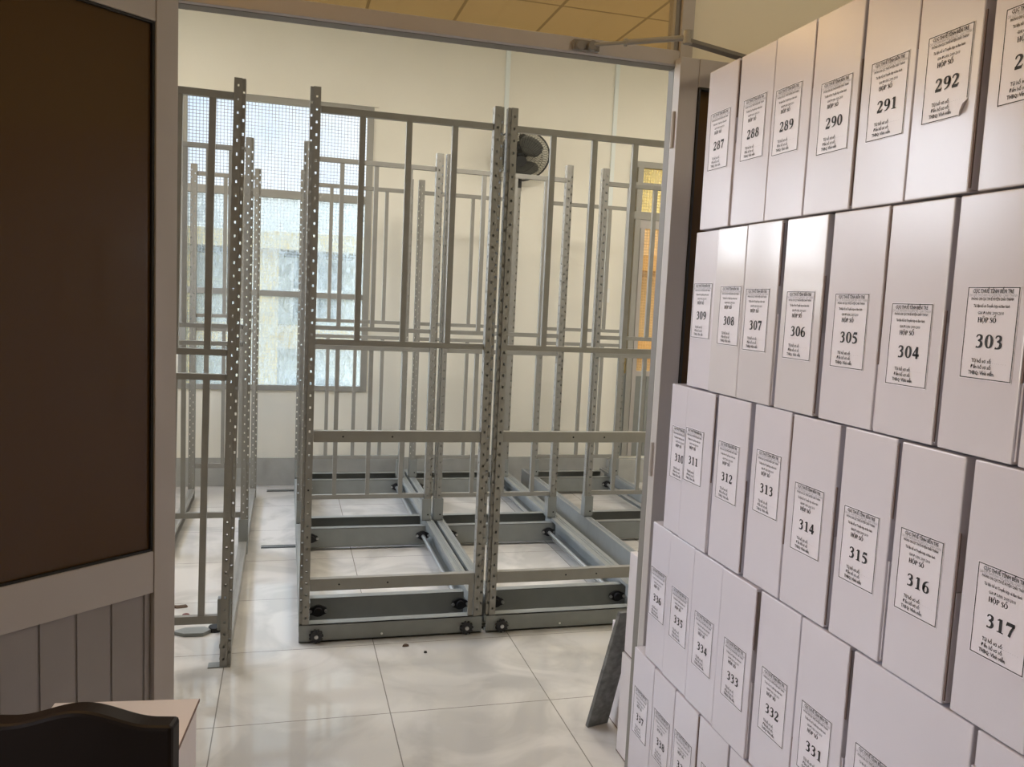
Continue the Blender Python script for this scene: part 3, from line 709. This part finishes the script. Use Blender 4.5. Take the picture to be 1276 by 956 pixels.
# ------------------------------------------------------------------ the wall of numbered archive boxes
XB = .912; BD = .255
ROWS = [('top', 1.676, [(287, 1.777, 1.647), (288, 1.644, 1.511), (289, 1.508, 1.379), (290, 1.375, 1.243), (291, 1.240, 1.115), (292, 1.109, .984), (293, .969, .84)]),
        ('second', 1.315, [(309, 1.799, 1.689), (308, 1.684, 1.561), (307, 1.558, 1.432), (306, 1.418, 1.292), (305, 1.280, 1.140), (304, 1.136, 1.0065), (303, .997, .866), (302, .857, .735)]),
        ('third', .954, [(310, 1.864, 1.779), (311, 1.776, 1.642), (312, 1.631, 1.498), (313, 1.486, 1.358), (314, 1.354, 1.216), (315, 1.202, 1.076), (316, 1.063, .937), (317, .9245, .80)]),
        ('fourth', .594, [(336, 1.928, 1.822), (335, 1.819, 1.694), (334, 1.692, 1.562), (333, 1.5575, 1.422), (332, 1.416, 1.281), (331, 1.276, 1.141), (330, 1.132, .882), (329, .874, .75)]),
        ('lowest', .250, [(337, 1.990, 1.863), (338, 1.857, 1.738), (339, 1.7345, 1.6195), (340, 1.616, 1.488), (341, 1.484, 1.352), (342, 1.348, 1.215), (343, 1.21, 1.08), (344, 1.075, .945), (345, .94, .81)])]
LP = {287: (1.713, 1.868), 288: (1.577, 1.870), 289: (1.453, 1.863), 290: (1.304, 1.842), 291: (1.173, 1.844), 292: (1.043, 1.848), 293: (.905, 1.847),
      309: (1.748, 1.492), 308: (1.612, 1.485), 307: (1.502, 1.480), 306: (1.357, 1.475), 305: (1.214, 1.472), 304: (1.072, 1.458), 303: (.923, 1.483), 302: (.80, 1.47),
      310: (1.802, 1.149), 311: (1.725, 1.158), 312: (1.572, 1.153), 313: (1.424, 1.162), 314: (1.288, 1.126), 315: (1.143, 1.119), 316: (1.004, 1.120), 317: (.856, 1.114),
      336: (1.877, .773), 335: (1.751, .765), 334: (1.627, .751), 333: (1.486, .747), 332: (1.348, .744), 331: (1.212, .742), 330: (1.065, .742), 329: (.81, .74),
      337: (1.930, .427), 338: (1.798, .431), 339: (1.681, .438), 340: (1.55, .43), 341: (1.42, .43), 342: (1.28, .43), 343: (1.145, .43), 344: (1.01, .43), 345: (.875, .43)}
POS = ['first', 'second', 'third', 'fourth', 'fifth', 'sixth', 'seventh', 'eighth', 'ninth']
FRONT = {310: .000, 311: -.003, 308: -.002, 307: -.004, 312: -.002, 316: -.003, 333: -.004, 332: .002, 309: .004, 306: -.003, 336: .004, 337: .003, 288: .002, 292: -.003}
for rname, z0, items in ROWS:
    for k, (n, ya, yb) in enumerate(items):
        hgt = {'top': .352, 'second': .3585, 'third': .3590, 'fourth': .3575, 'lowest': .3405}[rname]-random.uniform(0, .002)
        fx_ = XB+FRONT.get(n, random.uniform(-.0015, .0015)); cy = (ya+yb)/2; wy = ya-yb-.001
        bx = thing('archive_box', 'white archive box with printed label number %d, %s from the door in the %s row' % (n, POS[k], rname), 'box', (fx_, cy, z0), 'numbered white archive boxes stacked beside the doorway')
        B(0, BD, -wy/2, wy/2, 0, hgt).build('carton', M['carton_film' if n in (306, 307, 308) else 'carton'], bx, bevel=.0022)
        f = B(.004, BD*.55, -wy/2-.0030, -wy/2-.0002, .004, hgt*random.choice((.42, .46, .5)))
        f.build('side_flap', M['carton'], bx)
        f = MB(); zc = hgt*random.choice((.35, .55, .7)); za, zb_ = ((.006, zc), (hgt-zc, hgt-.006))[n % 2]; f.box(.0015, .0035, -wy/2-.0028, -wy/2-.0001, za, zb_); f.build('board_edge', M['kraft'], bx)
        if n == 329: B(-.004, -.0003, -wy/2, wy/2, .004, hgt-.05).build('front_flap', M['carton'], bx)
        ly, lz = LP[n]
        cut = (lambda me: clipped(me, yb+.0012-ly)) if n == 310 else (lambda me: me)   # the next box covers its right edge
        lb = put('label', LABC if n == 292 else cut(LAB), bx, loc=(-.0001 if n != 329 else -.0042, ly-cy, lz-z0))
        put('printed_lettering', cut(LET), lb); put('box_number', cut(number_mesh(n)), lb)
PL = thing('wooden_pallet', 'low wooden platform under the wall of archive boxes', 'pallet', (1.04, 1.37, 0))
for k in range(3): B(-.13+k*.105, -.13+k*.105+.06, -.62, .60, .0, .228).build('bearer', M['pallet'], PL)
for k in range(9): B(-.13, .14, -.62+k*.136, -.62+k*.136+.12, .228, .2495).build('deck_board', M['pallet'], PL)

# unseen ceiling lamps, added as fill to brighten both rooms
def fill_lamp(label, x, y, z, watts, color):
    CL = thing('fill_light', label, 'fill lamp', (x, y, z))
    MB().box(-.30, .30, -.30, .30, -.06, -.0005).build('fill_lamp_housing', M['plain_white'], CL, bevel=.006)
    lo = lamp('fill_lamp_light', 'AREA', (0, 0, -.065), (0, 0, -1), watts, color, sx=.55, sy=.55); lo.parent = CL
fill_lamp('added warm square fill lamp on the near room ceiling above the open door leaf', -1.10, 1.62, 3.2, 20, (1, .58, .19))
fill_lamp('added square fill lamp on the near room ceiling above the numbered boxes', 1.50, .70, 3.2, 10, (1, .84, .60))
fill_lamp('added square fill lamp on the far room ceiling above the middle frame', 1.15, 4.20, CE, 34, (1, .92, .80))
fill_lamp('added square fill lamp on the far room ceiling near the left wall', -1.26, 4.90, CE, 20, (1, .92, .80))
fill_lamp('added square fill lamp on the far room ceiling near the right wall', 3.20, 4.90, CE, 16, (1, .92, .80))

# ------------------------------------------------------------------ boxes and slab just inside the far room
def plain_box(label, x0, x1, y0, y1, z0, z1, rot=0, flap=False, group=None):
    bx = thing('carton_box', label, 'box', ((x0+x1)/2, (y0+y1)/2, z0), group); bx.rotation_euler = (0, 0, rot)
    a, b, h = (x1-x0)/2, (y1-y0)/2, z1-z0
    B(-a, a, -b, b, 0, h).build('carton', M['carton_plain'], bx, bevel=.002)
    f = MB(); f.box(-a-.0008, -a+.001, -b, b, .001, .004); f.build('board_edge', M['kraft'], bx)
    return bx
G2 = 'plain white boxes stacked inside the far room by the door post'
plain_box('plain white box on the floor behind the door post, under the stack', 1.100, 1.36, 2.14, 2.49, .0005, .346, group=G2)
plain_box('plain white box on top of the floor box, behind the door post', 1.106, 1.365, 2.14, 2.487, .348, .690, group=G2)
plain_box('small flat white box lying on top of the plain stack behind the door post', 1.125, 1.36, 2.16, 2.47, .692, .770, group=G2)
plain_box('plain white box on the floor behind the leaning grey slab', 1.158, 1.42, 2.50, 2.722, .0005, .362, group=G2)
SL = MB()
p0, p1 = Vector((1.056, 2.648, 0)), Vector((1.140, 2.668, 0)); t0, t1 = Vector((1.090, 2.500, .475)), Vector((1.152, 2.502, .475)); th = Vector((-.005, .010, .0035))
for q_ in ((p0, p1, t1, t0), (p0+th, t0+th, t1+th, p1+th), (p0, t0, t0+th, p0+th), (p1, p1+th, t1+th, t1), (t0, t1, t1+th, t0+th), (p0, p0+th, p1+th, p1)): SL.poly(q_)
tag(SL.build('stone_slab', M['granite'], merge=True), 'thin dark grey stone slab leaning against the plain white boxes', 'slab')

# ------------------------------------------------------------------ chair and cartons at the lower left
CH = thing('wooden_chair', 'dark chair with a double-humped back top in the lower left corner', 'chair', (-.369, 1.235, 0)); CH.rotation_euler = (0, 0, radians(-11))
wch = .47; pts = []
for k in range(61):
    x = -wch/2+wch*k/60; ax = abs(x)
    z = .892+.020*(.5+.5*cos(pi*min(1, abs(ax-.108)/.098)))
    pts.append((x, z))
BPz = [(-wch/2, .52)]+pts+[(wch/2, .52)]
f = MB(); f.prism(BPz, 'y', -.018, .018); f.build('backrest', M['wood'], CH, bevel=.006)
f = MB(); f.prism([(-wch/2+.05, .56)]+[(x*.78, z-.11) for x, z in pts]+[(wch/2-.05, .56)], 'y', -.026, -.018); f.build('back_pad', M['leather'], CH, bevel=.006)
for s in (-1, 1):
    B(s*wch/2-(.036 if s > 0 else 0), s*wch/2+(.036 if s < 0 else 0), -.016, .020, 0, .53).build('leg', M['wood'], CH, bevel=.004)
    B(s*wch/2-(.036 if s > 0 else 0), s*wch/2+(.036 if s < 0 else 0), -.42, -.384, 0, .42).build('leg', M['wood'], CH, bevel=.004)
B(-wch/2, wch/2, -.43, .0, .42, .455).build('seat', M['leather'], CH, bevel=.01)
B(-wch/2+.036, wch/2-.036, -.412, -.392, .34, .42).build('apron', M['wood'], CH)
f = MB(); f.cyl((wch/2-.025, -.0195, .83), (wch/2-.025, -.017, .83), .003, 10); f.build('metal_dot', M['zinc'], CH)  # small zinc disc on the backrest

G3 = 'white cartons stacked behind the dark chair'
def lidded(label, z0, z1, flap):
    bx = thing('carton_box', label, 'box', (-.295, 1.531, z0), G3); bx.rotation_euler = (0, 0, radians(-5.6))
    a, b, h = .128, .13, z1-z0
    B(-a, a, -b, b, 0, h).build('carton', M['carton_plain'], bx, bevel=.002)
    if flap:
        f = MB(); f.box(-a, a+.004, -b-.002, b+.002, h+.0005, h+.004); f.build('lid_flap', M['carton_plain'], bx)
        f = MB(); f.box(a+.004, a+.0055, -b, b+.002, h-.001, h+.0042); f.build('board_edge', M['kraft'], bx)
lidded('white carton under another one, behind the dark chair', .0005, .348, False)
lidded('white carton with a folded lid on top, right behind the dark chair back', .350, .695, True)

# ------------------------------------------------------------------ litter on the tiles
MT = thing('metal_bracket', 'flat grey metal bracket lying on the tiles under the narrow frame', 'bracket', (-.35, 3.70, 0))
f = MB(); f.prism([(-.10, .0), (-.05, -.035), (.03, -.04), (.06, .0), (.03, .035), (-.05, .035)], 'z', .001, .016); f.build('plate', M['carriage'], MT, bevel=.002)
f = MB(); f.cyl((.075, .02, .001), (.075, .02, .02), .03, 14); f.build('boss', M['black_metal'], MT)
f = MB(); f.ring([(0, 0, .001), (0, 0, .018), (0, 0, .027), (0, 0, .031)], [.018, .019, .014, .004], 14)
tag(f.build('bottle_cap', M['red'], loc=(-.412, 3.86, 0), smooth=True), 'small red-brown cap on the tiles beside the metal bracket', 'cap')
def scrap(name, label, cat, x, y, s, m, seed):
    r = random.Random(seed); f = MB(); pts = [(s*(.6+.5*r.random())*cos(a)*1.5, s*(.6+.5*r.random())*sin(a)*.6) for a in [2*pi*k/7 for k in range(7)]]
    b = len(f.v); f.v += [(px, py, .001) for px, py in pts]+[(px*.8, py*.8, .004+.008*r.random()) for px, py in pts]
    f.f += [tuple(range(b, b+7)), tuple(range(b+13, b+6, -1))]+[(b+(k+1) % 7, b+k, b+7+k, b+7+(k+1) % 7) for k in range(7)]; f.mi += [0]*9
    tag(f.build(name, m, loc=(x, y, 0)), label, cat)
scrap('dry_leaf', 'dry brown leaf on the tiles left of the narrow frame', 'leaf', -.455, 4.02, .035, M['leaf'], 1)
scrap('dirt_crumb', 'dark crumb of dirt on the tiles in front of the middle frames, left one', 'dirt', .514, 3.428, .010, M['leaf'], 2)
scrap('dirt_crumb', 'dark crumb of dirt on the tiles in front of the middle frames, right one', 'dirt', .588, 3.351, .007, M['hole'], 3)

# ------------------------------------------------------------------ outside the window
NB = thing('neighbouring_building', 'yellow and pale grey building seen through the far window', 'building', (0, 13, -6))
B(-7, 7, 0, 4, 0, 7.95).build('facade_wall', M['grey_wall'], NB)
for x in (-6.2, -3.4, -1.9, -.75, 1.15, 2.4, 4.6): B(x, x+.62, -.18, 0, 0, 8.05).build('pilaster', M['yellow_wall'], NB)
B(-7.1, 7.1, -.3, 4, 8.05, 8.3).build('parapet', M['yellow_wall'], NB)
B(-7, 7, -.12, 0, 6.6, 6.95).build('floor_band', M['yellow_wall'], NB)
for x in (-5, -2.7, .05, 1.9, 3.4):
    for z in (5.3, 7.05):
        o = B(x, x+.75, -.04, 0, z, z+.85).build('window', M['dark_pane'], NB)
        f = MB()
        for k in range(5): f.box(x+k*.175, x+k*.175+.03, -.07, -.04, z, z+.85)
        f.box(x, x+.75, -.075, -.04, z+.4, z+.44); f.build('window_grille', M['mesh_wire'], o)
